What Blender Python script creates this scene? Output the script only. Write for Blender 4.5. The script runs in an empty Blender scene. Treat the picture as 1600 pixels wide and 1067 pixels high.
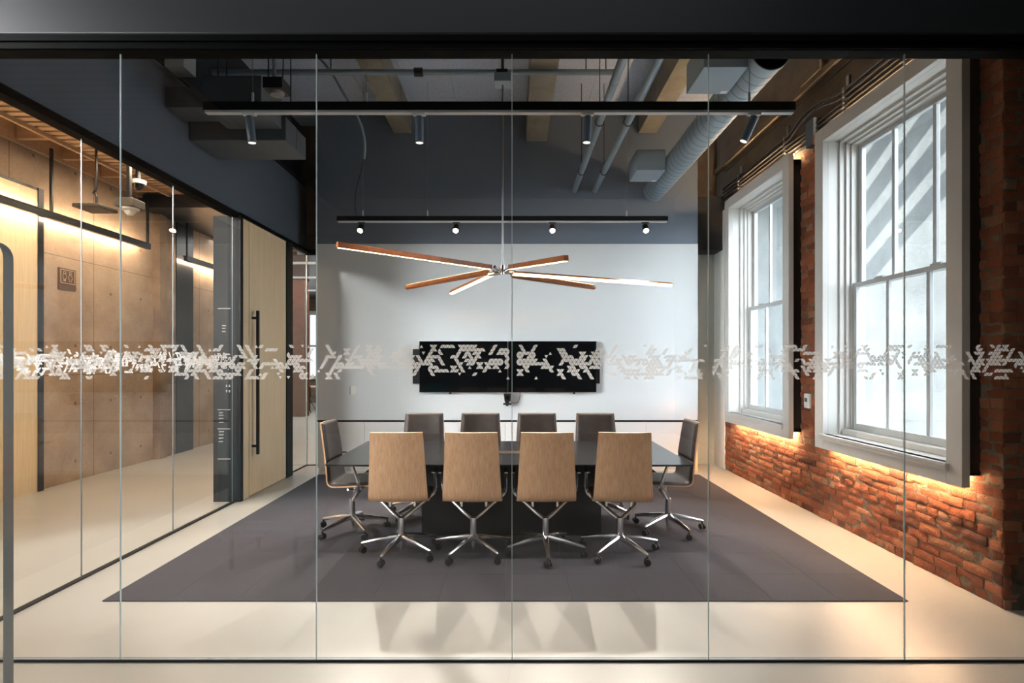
import bpy, math, random
from mathutils import Vector, Matrix, noise
random.seed(7)
S = bpy.context.scene
C = S.collection
PI = math.pi
R = math.radians

# ------------------------------------------------------------------ materials
def lin(c):
    return tuple(((v/255)/12.92 if v/255 <= .04045 else ((v/255+.055)/1.055)**2.4) for v in c) + (1.0,)

def new_mat(name):
    m = bpy.data.materials.new(name); m.use_nodes = True
    nt = m.node_tree
    for n in list(nt.nodes): nt.nodes.remove(n)
    out = nt.nodes.new('ShaderNodeOutputMaterial')
    return m, nt, out

def N(nt, typ, **kw):
    n = nt.nodes.new(typ)
    for k, v in kw.items():
        if k.startswith('i_'):
            key = k[2:]
            n.inputs[int(key) if key.isdigit() else key.replace('_', ' ')].default_value = v
        else: setattr(n, k, v)
    return n

def coords(nt, scale=(1, 1, 1), kind='Object'):
    tc = N(nt, 'ShaderNodeTexCoord'); mp = N(nt, 'ShaderNodeMapping')
    mp.inputs['Scale'].default_value = scale
    nt.links.new(tc.outputs[kind], mp.inputs[0])
    return mp.outputs[0]

def ramp(nt, fac, stops):
    r = N(nt, 'ShaderNodeValToRGB')
    e = r.color_ramp.elements
    while len(e) < len(stops): e.new(.5)
    for i, (p, c) in enumerate(stops):
        e[i].position = p; e[i].color = c if len(c) == 4 else lin(c)
    nt.links.new(fac, r.inputs[0])
    return r.outputs[0]

def mat(name, col, rough=.5, metal=0., spec=.5, col2=None, nscale=6., stretch=(1, 1, 1), bump=0., bscale=60., contrast=(.35, .65), detail=5., bstretch=None, sheen=0, coat=0):
    m, nt, out = new_mat(name)
    b = N(nt, 'ShaderNodeBsdfPrincipled')
    b.inputs['Roughness'].default_value = rough
    b.inputs['Metallic'].default_value = metal
    b.inputs['Specular IOR Level'].default_value = spec
    if coat: b.inputs['Coat Weight'].default_value = coat; b.inputs['Coat Roughness'].default_value = .08
    nt.links.new(b.outputs[0], out.inputs[0])
    b.inputs['Base Color'].default_value = lin(col)
    if col2 is not None:
        v = coords(nt, stretch)
        t = N(nt, 'ShaderNodeTexNoise', i_Scale=nscale, i_Detail=detail)
        nt.links.new(v, t.inputs['Vector'])
        nt.links.new(ramp(nt, t.outputs[0], [(contrast[0], col), (contrast[1], col2)]), b.inputs['Base Color'])
    if bump:
        v = coords(nt, bstretch or stretch)
        t = N(nt, 'ShaderNodeTexNoise', i_Scale=bscale, i_Detail=4.)
        nt.links.new(v, t.inputs['Vector'])
        bp = N(nt, 'ShaderNodeBump', i_Strength=bump, i_Distance=.01)
        nt.links.new(t.outputs[0], bp.inputs['Height'])
        nt.links.new(bp.outputs[0], b.inputs['Normal'])
    return m

def emit(name, col, strength):
    m, nt, out = new_mat(name)
    e = N(nt, 'ShaderNodeEmission'); e.inputs[0].default_value = lin(col); e.inputs[1].default_value = strength
    nt.links.new(e.outputs[0], out.inputs[0])
    return m

def glass(name, tint=(.985, .992, .99), base=.04):
    m, nt, out = new_mat(name)
    tr = N(nt, 'ShaderNodeBsdfTransparent'); tr.inputs[0].default_value = tint + (1,)
    gl = N(nt, 'ShaderNodeBsdfGlossy'); gl.inputs['Roughness'].default_value = 0.0
    lw = N(nt, 'ShaderNodeLayerWeight'); lw.inputs[0].default_value = .5
    p = N(nt, 'ShaderNodeMath', operation='POWER'); p.inputs[1].default_value = 5
    a = N(nt, 'ShaderNodeMath', operation='MULTIPLY_ADD'); a.inputs[1].default_value = 1-base; a.inputs[2].default_value = base
    mx = N(nt, 'ShaderNodeMixShader')
    L = nt.links.new
    L(lw.outputs['Facing'], p.inputs[0]); L(p.outputs[0], a.inputs[0]); L(a.outputs[0], mx.inputs[0])
    L(tr.outputs[0], mx.inputs[1]); L(gl.outputs[0], mx.inputs[2]); L(mx.outputs[0], out.inputs[0])
    return m

def film_mat():
    m, nt, out = new_mat('frosted_film')
    tr = N(nt, 'ShaderNodeBsdfTransparent')
    d = N(nt, 'ShaderNodeBsdfDiffuse'); d.inputs[0].default_value = (.74, .74, .74, 1)
    t = N(nt, 'ShaderNodeBsdfTranslucent'); t.inputs[0].default_value = (.9, .9, .9, 1)
    m1 = N(nt, 'ShaderNodeMixShader'); m1.inputs[0].default_value = .5
    m2 = N(nt, 'ShaderNodeMixShader'); m2.inputs[0].default_value = .84
    L = nt.links.new
    L(d.outputs[0], m1.inputs[1]); L(t.outputs[0], m1.inputs[2]); L(tr.outputs[0], m2.inputs[1]); L(m1.outputs[0], m2.inputs[2]); L(m2.outputs[0], out.inputs[0])
    return m

def wood_mat(name, c1, c2, axis='Z', scale=1., rough=.42):
    st = {'Z': (34, 34, 1.1), 'Y': (34, 1.1, 34), 'X': (1.1, 34, 34)}[axis]
    m, nt, out = new_mat(name)
    b = N(nt, 'ShaderNodeBsdfPrincipled', i_Roughness=rough)
    v = coords(nt, tuple(s*scale for s in st))
    t = N(nt, 'ShaderNodeTexNoise', i_Scale=1.6, i_Detail=6., i_Roughness=.65)
    nt.links.new(v, t.inputs['Vector'])
    nt.links.new(ramp(nt, t.outputs[0], [(.28, c1), (.72, c2)]), b.inputs['Base Color'])
    nt.links.new(b.outputs[0], out.inputs[0])
    return m

def concrete_mat(name, c1, c2, c3, rough=.75, seam=None, axis=1):
    """board marked concrete: cloudy noise, fine pits, panel joints and tie holes"""
    m, nt, out = new_mat(name)
    L = nt.links.new
    b = N(nt, 'ShaderNodeBsdfPrincipled', i_Roughness=rough)
    v = coords(nt)
    t = N(nt, 'ShaderNodeTexNoise', i_Scale=1.3, i_Detail=8., i_Roughness=.62); L(v, t.inputs['Vector'])
    col = ramp(nt, t.outputs[0], [(.3, c1), (.52, c2), (.7, c3)])
    t2 = N(nt, 'ShaderNodeTexNoise', i_Scale=55., i_Detail=3.); L(v, t2.inputs['Vector'])
    mr = N(nt, 'ShaderNodeMapRange'); mr.inputs[1].default_value = .3; mr.inputs[2].default_value = .7; mr.inputs[3].default_value = .88; mr.inputs[4].default_value = 1.06
    L(t2.outputs[0], mr.inputs[0])
    mul = N(nt, 'ShaderNodeMix', data_type='RGBA', blend_type='MULTIPLY'); mul.inputs[0].default_value = 1
    L(col, mul.inputs[6]); L(mr.outputs[0], mul.inputs[7])
    res = mul.outputs[2]
    if seam:
        sp = N(nt, 'ShaderNodeSeparateXYZ'); L(v, sp.inputs[0])
        def cell(o, size, off):
            a = N(nt, 'ShaderNodeMath', operation='ADD'); L(o, a.inputs[0]); a.inputs[1].default_value = off
            d = N(nt, 'ShaderNodeMath', operation='PINGPONG'); L(a.outputs[0], d.inputs[0]); d.inputs[1].default_value = size/2
            return d.outputs[0]
        def lt(o, th):
            c = N(nt, 'ShaderNodeMath', operation='LESS_THAN'); L(o, c.inputs[0]); c.inputs[1].default_value = th
            return c.outputs[0]
        du, dz = cell(sp.outputs[axis], seam[0], 0.31), cell(sp.outputs[2], seam[1], 0.12)
        mx = N(nt, 'ShaderNodeMath', operation='MAXIMUM'); L(lt(du, .006), mx.inputs[0]); L(lt(dz, .005), mx.inputs[1])
        hu, hz = cell(sp.outputs[axis], seam[0]/2, .31+seam[0]/4), cell(sp.outputs[2], seam[1]/2, .12+seam[1]/4)
        q = N(nt, 'ShaderNodeMath', operation='MULTIPLY'); L(hu, q.inputs[0]); L(hu, q.inputs[1])
        q2 = N(nt, 'ShaderNodeMath', operation='MULTIPLY'); L(hz, q2.inputs[0]); L(hz, q2.inputs[1])
        ad = N(nt, 'ShaderNodeMath', operation='ADD'); L(q.outputs[0], ad.inputs[0]); L(q2.outputs[0], ad.inputs[1])
        hole = lt(ad.outputs[0], .00045)
        mx2 = N(nt, 'ShaderNodeMath', operation='MAXIMUM'); L(mx.outputs[0], mx2.inputs[0]); L(hole, mx2.inputs[1])
        fm = N(nt, 'ShaderNodeMath', operation='MULTIPLY'); L(mx2.outputs[0], fm.inputs[0]); fm.inputs[1].default_value = .6
        dk = N(nt, 'ShaderNodeMix', data_type='RGBA'); L(fm.outputs[0], dk.inputs[0]); L(res, dk.inputs[6]); dk.inputs[7].default_value = lin((58, 50, 44))
        res = dk.outputs[2]
    L(res, b.inputs['Base Color'])
    bp = N(nt, 'ShaderNodeBump', i_Strength=.35, i_Distance=.01); L(t2.outputs[0], bp.inputs['Height']); L(bp.outputs[0], b.inputs['Normal'])
    L(b.outputs[0], out.inputs[0])
    return m

def brick_mat():
    m, nt, out = new_mat('old_brick')
    L = nt.links.new
    b = N(nt, 'ShaderNodeBsdfPrincipled', i_Roughness=.85)
    b.inputs['Specular IOR Level'].default_value = .3
    at = N(nt, 'ShaderNodeAttribute', attribute_name='brick_tone')
    col = ramp(nt, at.outputs['Fac'], [(0, (118, 62, 44)), (.25, (160, 86, 57)), (.55, (184, 102, 68)), (.8, (198, 128, 92)), (1, (176, 132, 106))])
    v = coords(nt)
    t = N(nt, 'ShaderNodeTexNoise', i_Scale=26., i_Detail=7., i_Roughness=.68); L(v, t.inputs['Vector'])
    grime = ramp(nt, t.outputs[0], [(.36, (0, 0, 0)), (.68, (255, 255, 255))])
    mx = N(nt, 'ShaderNodeMix', data_type='RGBA'); L(grime, mx.inputs[0]); mx.inputs[7].default_value = lin((128, 104, 84)); L(col, mx.inputs[6])
    fc = N(nt, 'ShaderNodeMath', operation='MULTIPLY'); L(grime, fc.inputs[0]); fc.inputs[1].default_value = .42; L(fc.outputs[0], mx.inputs[0])
    t3 = N(nt, 'ShaderNodeTexNoise', i_Scale=2.4, i_Detail=6., i_Roughness=.7); L(v, t3.inputs['Vector'])
    paint = ramp(nt, t3.outputs[0], [(.725, (0, 0, 0)), (.735, (255, 255, 255))])
    mp = N(nt, 'ShaderNodeMix', data_type='RGBA'); L(paint, mp.inputs[0]); L(mx.outputs[2], mp.inputs[6]); mp.inputs[7].default_value = lin((190, 178, 165))
    L(mp.outputs[2], b.inputs['Base Color'])
    t2 = N(nt, 'ShaderNodeTexNoise', i_Scale=90., i_Detail=6., i_Roughness=.7); L(v, t2.inputs['Vector'])
    ad = N(nt, 'ShaderNodeMath', operation='MULTIPLY_ADD'); L(t.outputs[0], ad.inputs[0]); ad.inputs[1].default_value = 1.3; L(t2.outputs[0], ad.inputs[2])
    bp = N(nt, 'ShaderNodeBump', i_Strength=1.0, i_Distance=.016); L(ad.outputs[0], bp.inputs['Height']); L(bp.outputs[0], b.inputs['Normal'])
    L(b.outputs[0], out.inputs[0])
    return m

def floor_mat():
    m, nt, out = new_mat('polished_concrete')
    L = nt.links.new
    b = N(nt, 'ShaderNodeBsdfPrincipled')
    v = coords(nt)
    t = N(nt, 'ShaderNodeTexNoise', i_Scale=.55, i_Detail=10., i_Roughness=.6, i_Distortion=.3); L(v, t.inputs['Vector'])
    L(ramp(nt, t.outputs[0], [(.3, (176, 171, 163)), (.5, (184, 180, 172)), (.7, (191, 187, 180))]), b.inputs['Base Color'])
    b.inputs['Roughness'].default_value = .33
    L(b.outputs[0], out.inputs[0])
    return m

M = {}
M['floor'] = floor_mat()
M['brick'] = brick_mat()
M['mortar'] = mat('mortar', (112, 96, 80), .95, col2=(142, 124, 104), nscale=14, bump=.9, bscale=45)
M['plinth'] = mat('blackened_plaster', (44, 38, 33), .9, col2=(92, 76, 62), nscale=9, bump=1., bscale=25)
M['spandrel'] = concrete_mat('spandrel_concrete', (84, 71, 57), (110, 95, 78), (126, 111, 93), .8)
M['corr_concrete'] = concrete_mat('formed_concrete', (150, 126, 106), (178, 154, 132), (196, 174, 152), .7, seam=(1.22, 1.5), axis=1)
M['pilaster'] = concrete_mat('cracked_concrete', (104, 84, 66), (150, 126, 104), (180, 156, 132), .85)
M['beam'] = concrete_mat('beam_concrete', (120, 114, 102), (150, 144, 130), (170, 164, 150), .8)
M['facade'] = concrete_mat('facade_concrete', (104, 108, 110), (120, 124, 125), (134, 138, 138), .9)
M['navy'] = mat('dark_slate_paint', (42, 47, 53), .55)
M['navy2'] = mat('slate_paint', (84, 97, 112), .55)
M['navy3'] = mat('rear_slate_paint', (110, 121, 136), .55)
M['black'] = mat('black_metal', (14, 14, 15), .35)
M['blackmatte'] = mat('matt_black', (10, 10, 11), .6)
M['ceil'] = mat('felt_panels', (178, 190, 212), .95, col2=(198, 209, 228), nscale=30, contrast=(.3, .7))
M['white'] = mat('white_paint', (226, 226, 224), .45)
M['casing'] = mat('casing_paint', (206, 204, 200), .35)
M['alu'] = mat('window_frame_grey', (196, 200, 202), .4)
M['board'] = mat('white_glass', (214, 219, 222), .12, coat=.5)
M['cab'] = mat('white_laminate', (226, 225, 224), .35)
M['gap'] = mat('shadow_gap', (18, 17, 17), .5)
M['glass'] = glass('clear_glass')
M['wglass'] = glass('window_glass', (.97, .985, .99))
M['edge'] = mat('glass_edge', (204, 220, 222), .25, spec=.8)
M['ledge'] = mat('corridor_glass_edge', (96, 106, 108), .3)
M['screenedge'] = mat('screen_edge', (176, 186, 188), .15, spec=.8)
M['film'] = film_mat()
M['carpet'] = mat('carpet_tile', (66, 63, 68), .95, col2=(90, 87, 93), nscale=260, contrast=(.3, .7), bump=.5, bscale=420, spec=.2)
M['table'] = mat('black_table_top', (30, 31, 33), .22)
M['tbase'] = mat('black_table_base', (20, 22, 24), .4)
M['oak'] = wood_mat('oak_ply', (188, 142, 104), (218, 176, 140), 'Z', 1.7)
M['oakedge'] = mat('ply_edge', (196, 128, 72), .5)
M['doorwood'] = wood_mat('door_oak', (222, 196, 156), (240, 218, 182), 'Z', 1.)
M['leather'] = mat('brown_leather', (42, 32, 27), .45, col2=(55, 43, 36), nscale=12, bump=.25, bscale=140)
M['chrome'] = mat('polished_aluminium', (232, 232, 234), .2, 1.)
M['rubber'] = mat('caster_black', (18, 18, 19), .45)
M['duct'] = mat('painted_duct', (152, 170, 182), .42, metal=.35)
M['pipe'] = mat('painted_pipe', (132, 148, 160), .42, metal=.2)
M['ductbox'] = mat('painted_box', (142, 158, 170), .5)
M['ac'] = mat('fan_coil_grey', (84, 92, 100), .5)
M['conduit'] = mat('dark_conduit', (52, 50, 50), .3, metal=.7)
M['steel'] = mat('wire_steel', (160, 160, 160), .3, metal=1.)
M['pend_wood'] = wood_mat('pendant_wood', (128, 68, 32), (168, 96, 50), 'X', .5)
M['led'] = emit('pendant_led', (255, 212, 155), 6)
M['ledstrip'] = emit('strip_led', (255, 214, 168), 54)
M['wash'] = emit('corridor_wash_led', (255, 222, 186), 26)
M['spotlens'] = emit('spot_lens', (255, 226, 190), 30)
M['downlens'] = emit('downlight_lens', (255, 246, 232), .5)
M['rail'] = mat('head_rail_black', (7, 8, 9), .7, spec=.08)
M['tv'] = mat('screen_black', (6, 7, 9), .06, coat=.3)
M['plastic'] = mat('white_plastic', (228, 228, 226), .4)
M['greyplastic'] = mat('grey_plastic', (120, 120, 120), .4)
M['darkdev'] = mat('dark_device', (70, 64, 58), .5)
M['sign'] = mat('bronze_sign', (104, 80, 62), .45)
M['signmark'] = mat('sign_marks', (206, 176, 148), .5)
M['slat'] = wood_mat('ceiling_slats', (172, 142, 112), (204, 174, 142), 'X', .4)
M['darkpanel'] = mat('dark_steel_panel', (30, 31, 34), .3)
M['portal'] = mat('dark_portal', (26, 25, 25), .55, spec=.25)
M['teal'] = mat('teal_fabric', (20, 92, 110), .85, col2=(28, 110, 128), nscale=120)
M['pale'] = mat('pale_panel', (214, 216, 210), .5)
M['tablewood'] = wood_mat('far_table_wood', (170, 130, 92), (200, 160, 118), 'X')
M['marks'] = mat('directory_marks', (190, 190, 186), .5)
M['lcd'] = mat('lcd_grey', (112, 128, 128), .2)

# ------------------------------------------------------------------ mesh helpers
class MB:
    def __init__(s): s.v, s.f, s.mi, s.tone = [], [], [], []
    def add(s, vs, fs, mi=0, tone=None):
        b = len(s.v); s.v += [Vector(p) for p in vs]
        for f in fs:
            s.f.append([b+i for i in f]); s.mi.append(mi); s.tone.append(tone if tone is not None else .5)
        return s
    def box(s, lo, hi, mi=0):
        x0, y0, z0 = lo; x1, y1, z1 = hi
        return s.add([(x0,y0,z0),(x1,y0,z0),(x1,y1,z0),(x0,y1,z0),(x0,y0,z1),(x1,y0,z1),(x1,y1,z1),(x0,y1,z1)],
              [(0,3,2,1),(4,5,6,7),(0,1,5,4),(1,2,6,5),(2,3,7,6),(3,0,4,7)], mi)
    def obox(s, p0, p1, w, h, up=(0, 0, 1), mi=0):
        """bar from p0 to p1, width w along side, height h along up"""
        p0, p1 = Vector(p0), Vector(p1); d = (p1-p0).normalized()
        side = d.cross(Vector(up)).normalized(); u = side.cross(d).normalized()
        vs = []
        for p in (p0, p1):
            for a, b in ((-1,-1),(1,-1),(1,1),(-1,1)): vs.append(p+side*(a*w/2)+u*(b*h/2))
        return s.add(vs, [(0,1,2,3),(7,6,5,4),(0,4,5,1),(1,5,6,2),(2,6,7,3),(3,7,4,0)], mi)
    def tube(s, pts, r, n=10, cap=True, mi=0, flat=None):
        pts = [Vector(p) for p in pts]
        rs = r if isinstance(r, (list, tuple)) else [r]*len(pts)
        d0 = (pts[1]-pts[0]).normalized()
        ref = Vector((0, 0, 1)) if abs(d0.z) < .9 else Vector((1, 0, 0))
        nrm = (ref-d0*ref.dot(d0)).normalized()
        vs = []
        for i, p in enumerate(pts):
            d = (pts[min(i+1, len(pts)-1)]-pts[max(i-1, 0)]).normalized()
            nrm = (nrm-d*nrm.dot(d)).normalized(); bi = d.cross(nrm)
            for k in range(n):
                a = 2*PI*k/n
                vs.append(p+(nrm*math.cos(a)*(flat or 1)+bi*math.sin(a))*rs[i])
        fs = []
        for i in range(len(pts)-1):
            for k in range(n):
                a, b = i*n+k, i*n+(k+1) % n
                fs.append((a, b, b+n, a+n))
        if cap:
            fs.append(tuple(range(n-1, -1, -1))); fs.append(tuple((len(pts)-1)*n+k for k in range(n)))
        return s.add(vs, fs, mi)
    def cyl(s, p0, p1, r, n=20, mi=0): return s.tube([p0, p1], r, n, True, mi)
    def ring(s, prof, axis_pt, n=24, mi=0):
        """lathe of (radius, z) about a vertical axis"""
        ax = Vector(axis_pt); vs = []; fs = []
        for r, z in prof:
            for k in range(n): vs.append(ax+Vector((r*math.cos(2*PI*k/n), r*math.sin(2*PI*k/n), z)))
        for i in range(len(prof)-1):
            for k in range(n):
                a, b = i*n+k, i*n+(k+1) % n
                fs.append((a, b, b+n, a+n))
        return s.add(vs, fs, mi)
    def sheet(s, fn, nu, nv, t, mi=0):
        """thick sheet over fn(u,v), u,v in 0..1; t may be a function of (u,v); grown along the normal"""
        def nor(u, v):
            e = 1e-3
            a = (Vector(fn(min(1, u+e), v))-Vector(fn(max(0, u-e), v))); b = (Vector(fn(u, min(1, v+e)))-Vector(fn(u, max(0, v-e))))
            return a.cross(b).normalized()
        lo, hi = [], []
        for j in range(nv+1):
            for i in range(nu+1):
                u, v = i/nu, j/nv; p = Vector(fn(u, v)); tt = t(u, v) if callable(t) else t
                lo.append(p); hi.append(p+nor(u, v)*tt)
        k = len(lo); W = nu+1; fs = []
        for j in range(nv):
            for i in range(nu):
                a = j*W+i
                fs.append((a, a+W, a+W+1, a+1)); fs.append((k+a, k+a+1, k+a+W+1, k+a+W))
        for i in range(nu):
            fs.append((i, i+1, k+i+1, k+i)); a = nv*W+i; fs.append((a+1, a, k+a, k+a+1))
        for j in range(nv):
            a = j*W; fs.append((a+W, a, k+a, k+a+W)); a = j*W+nu; fs.append((a, a+W, k+a+W, k+a))
        return s.add(lo+hi, fs, mi)
    def prism(s, poly, lo, hi, axis=1, mi=0):
        """poly in the two other axes, extruded lo..hi along axis"""
        def P(a, b, c): return {0: (c, a, b), 1: (a, c, b), 2: (a, b, c)}[axis]
        n = len(poly)
        vs = [P(a, b, lo) for a, b in poly]+[P(a, b, hi) for a, b in poly]
        fs = [tuple(range(n-1, -1, -1)), tuple(range(n, 2*n))]+[(i, (i+1) % n, n+(i+1) % n, n+i) for i in range(n)]
        return s.add(vs, fs, mi)

def smooth(pts, n=6):
    pts = [Vector(p) for p in pts]; out = []
    for i in range(len(pts)-1):
        p0, p1, p2, p3 = pts[max(i-1, 0)], pts[i], pts[i+1], pts[min(i+2, len(pts)-1)]
        for k in range(n):
            t = k/n
            out.append(.5*((2*p1)+(p2-p0)*t+(2*p0-5*p1+4*p2-p3)*t*t+(3*p1-p0-3*p2+p3)*t**3))
    out.append(pts[-1]); return out

def tag(o, label=None, cat=None, group=None, kind=None):
    if label: o['label'] = label
    if cat: o['category'] = cat
    if group: o['group'] = group
    if kind: o['kind'] = kind
    return o

def base_of(o):
    p = Vector((0, 0, 0))
    while o is not None: p += o.location; o = o.parent
    return p

def obj(name, mb, mats, parent=None, bevel=0, flat=False, angle=35, world=True, label=None):
    me = bpy.data.meshes.new(name)
    if parent is not None: off = base_of(parent) if world else Vector((0, 0, 0))
    else:
        xs = [min(v[i] for v in mb.v) for i in range(3)]; xm = [max(v[i] for v in mb.v) for i in range(3)]
        off = Vector(((xs[0]+xm[0])/2, (xs[1]+xm[1])/2, xs[2]))
    me.from_pydata([v-off for v in mb.v], [], mb.f)
    for m in (mats if isinstance(mats, (list, tuple)) else [mats]): me.materials.append(m)
    me.polygons.foreach_set('material_index', mb.mi)
    if any(t != .5 for t in mb.tone):
        at = me.attributes.new('brick_tone', 'FLOAT', 'FACE'); at.data.foreach_set('value', mb.tone)
    if not flat:
        me.shade_smooth(); me.set_sharp_from_angle(angle=R(angle))
    me.update()
    o = bpy.data.objects.new(name, me); C.objects.link(o)
    if parent is not None: o.parent = parent
    else: o.location = off
    if bevel:
        b = o.modifiers.new('bevel', 'BEVEL'); b.width = bevel; b.segments = 2; b.limit_method = 'ANGLE'; b.harden_normals = False
    if label: o['label'] = label
    return o

def thing(name, label, cat, loc=(0, 0, 0), rz=0, group=None, kind=None):
    o = bpy.data.objects.new(name, None); C.objects.link(o); o.empty_display_size = .1
    o.location = loc; o.rotation_euler = (0, 0, rz)
    return tag(o, label, cat, group, kind)

def struct(name, mb, m, **kw):
    o = obj(name, mb, m, **kw); o['kind'] = 'structure'; return o

def copy_tree(o, parent=None):
    c = o.copy(); C.objects.link(c)
    if parent is not None: c.parent = parent
    for ch in [x for x in bpy.data.objects if x.parent == o]: copy_tree(ch, c)
    return c

def box(lo, hi): return MB().box(lo, hi)

# principal dimensions (metres); camera stands at x=0 y=0
EYE, F = 1.55, 830.0
GY = 2.75          # front glass line
LX = -3.07         # left glass line
BX = 3.08          # brick face
RY = 7.50          # white rear wall
CZ = 5.08          # ceiling
HZ = 3.14          # glass head
def px(x, y, Y): return ((x-800)*Y/F, Y, EYE-(y-565)*Y/F)

# ------------------------------------------------------------------ setting
struct('floor', box((-12, -6, -.2), (3.6, 22, 0)), M['floor'])
# ceiling of the meeting room: felt panels with fine joints
cb = MB()
px0 = -3.16
for i in range(11):
    for j in range(9):
        cb.box((px0+i*.6+.002, 2.9+j*.6+.002, CZ), (px0+(i+1)*.6-.002, 2.9+(j+1)*.6-.002, CZ+.03))
cb.box((-3.3, 2.75, CZ+.03), (3.6, 8.4, CZ+.2))
struct('ceiling', cb, M['ceil'])
struct('ceiling_lobby', box((-3.3, -6, CZ), (3.6, 2.70, CZ+.2)), M['navy'])
for nm, x0, x1, z0 in (('left', -1.667, -1.415, 4.776), ('middle', .198, .487, 4.66), ('right', 1.784, 2.037, 4.776)):
    bm_ = MB(); k = 26
    for i in range(k):   # lightly uneven cast soffit
        y0, y1 = 2.95+i*(RY-2.95)/k, 2.95+(i+1)*(RY-2.95)/k
        bm_.box((x0, y0, z0), (x1, y1, CZ))
    struct('ceiling_beam', bm_, M['beam'])

# front bulkhead over the glass, head rail, floor track
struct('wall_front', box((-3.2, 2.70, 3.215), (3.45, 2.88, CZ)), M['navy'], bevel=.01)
hr = MB(); hr.box((-3.2, 2.715, HZ), (3.3, 2.79, 3.185)); hr.box((-3.2, 2.705, 3.185), (3.3, 2.80, 3.215)); hr.box((-3.2, 2.700, HZ+.002), (3.3, 2.708, HZ+.012))
struct('trim_1', hr, M['rail'])
tk = MB(); tk.box((LX, 2.738, 0), (BX+.15, 2.762, .0115))
struct('trim_2', tk, M['blackmatte'])
# left bulkhead
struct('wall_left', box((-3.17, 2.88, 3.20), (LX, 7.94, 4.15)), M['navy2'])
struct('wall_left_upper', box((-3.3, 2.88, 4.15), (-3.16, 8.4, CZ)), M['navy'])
lt = MB(); lt.box((-3.172, 2.89, HZ+.03), (-3.02, 5.86, 3.199)); lt.box((-3.10, 2.89, HZ), (-3.02, 5.86, HZ+.03)); lt.box((-3.16, 2.8, 4.15), (-3.09, 7.94, 4.19)); lt.box((-3.12, 5.87, 3.16), (-3.0, 7.9, 3.20))
struct('trim_3', lt, M['rail'])
struct('trim_4', box((-3.09, 2.79, 0), (-3.05, 5.87, .012)), M['blackmatte'])
# rear wall: dark upper part, core behind the white glass board
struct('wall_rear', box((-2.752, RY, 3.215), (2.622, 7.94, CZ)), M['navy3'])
core = MB(); core.box((-2.752, RY+.012, .727), (2.622, 7.94, 3.215)); core.box((-2.752, 7.9, 0), (2.622, 7.94, .727))
struct('wall_rear_core', core, M['pale'])
# dark and concrete parts behind the ends of the rear wall
e = MB(); e.box((-3.3, 7.96, 3.2), (-2.6, 8.1, CZ))
struct('wall_rear_left', e, M['spandrel'])
struct('trim_5', box((-3.2, 7.92, 3.14), (-2.7, 7.98, 3.22)), M['black'])
e = MB(); e.box((2.4, 8.04, 0), (BX+.1, 8.16, 3.17))
struct('wall_rear_right', e, M['pale'])
struct('trim_6', box((2.79, 8.03, 0), (2.80, 8.04, 3.17)), M['gap'])
struct('wall_rear_chase', box((2.60, 7.72, 3.17), (BX, 8.16, 3.95)), M['navy'])
struct('wall_rear_chase_upper', box((2.60, 8.0, 3.95), (BX, 8.16, CZ)), M['spandrel'])

# ------------------------------------------------------------------ brick wall with windows
WIN = [(3.455, 5.134), (5.62, 7.31)]       # casing extents along the wall, near one first
WZ0, WZ1 = .73, 3.755
def brick_face(mb, u0, u1, z0, z1, place, holes=(), seed=1, head=.105):
    rnd = random.Random(seed); ch = .0693; row = 0; z = z0
    while z < z1-.02:
        u = u0-(rnd.random()*.1 if row % 2 else .1+rnd.random()*.03)
        while u < u1:
            L = (.205 if row % 6 else head)*(.93+.14*rnd.random())
            a, b = max(u, u0), min(u+L-.011, u1); u += L
            if b-a < .035: continue
            b += .003
            wave = .012*math.sin(a*1.7+row*.5)*(1-min(1, z/3.6)*.3)
            za, zb = z+wave*.4, z+ch-.007+wave*.4
            if zb > z1: zb = z1
            cu, cz = (a+b)/2, (za+zb)/2
            if any(h[0] < cu < h[1] and h[2] < cz < h[3] for h in holes): continue
            for h in holes:
                if h[2]-ch < cz < h[3]+ch*.6:
                    if a < h[0] < b: b = h[0]
                    elif a < h[1] < b: a = h[1]
            if b-a < .03: continue
            tone = min(1, max(0, rnd.gauss(.5, .24)))
            d = rnd.uniform(.003, .013); ti, tj = rnd.uniform(-.004, .004), rnd.uniform(-.003, .003)
            nu, nz = 5, 3; vs = []; fs = []
            for j in range(nz+1):
                for i in range(nu+1):
                    s_, t_ = i/nu, j/nz
                    edge = min(s_, 1-s_)*nu < .5 or min(t_, 1-t_)*nz < .5
                    uu = a+(b-a)*s_; zz = za+(zb-za)*t_
                    nz_ = noise.noise(Vector((uu*38, zz*38, seed*7.1)))
                    n2 = noise.noise(Vector((uu*9+40, zz*9, seed*3.3)))
                    if edge: uu += nz_*.007; zz += n2*.006
                    dep = d+ti*(s_-.5)*2+tj*(t_-.5)*2+nz_*.004-(.005 if edge else 0)
                    if n2 > .42: dep -= .012*(n2-.42)*4
                    vs.append(place(uu, zz, dep))
            W = nu+1
            for j in range(nz):
                for i in range(nu): k = j*W+i; fs.append((k, k+1, k+W+1, k+W))
            # sides back to the mortar
            rim = [i for i in range(W)]+[j*W+nu for j in range(1, nz+1)]+[nz*W+i for i in range(nu-1, -1, -1)]+[j*W for j in range(nz-1, 0, -1)]
            nb = len(vs)
            for r_ in rim:
                s_, t_ = (r_ % W)/nu, (r_//W)/nz
                vs.append(place(a+(b-a)*s_, za+(zb-za)*t_, -.012))
            for q in range(len(rim)):
                q2 = (q+1) % len(rim); fs.append((rim[q], nb+q, nb+q2, rim[q2]))
            mb.add(vs, fs, 0, tone)
        z += ch; row += 1

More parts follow.
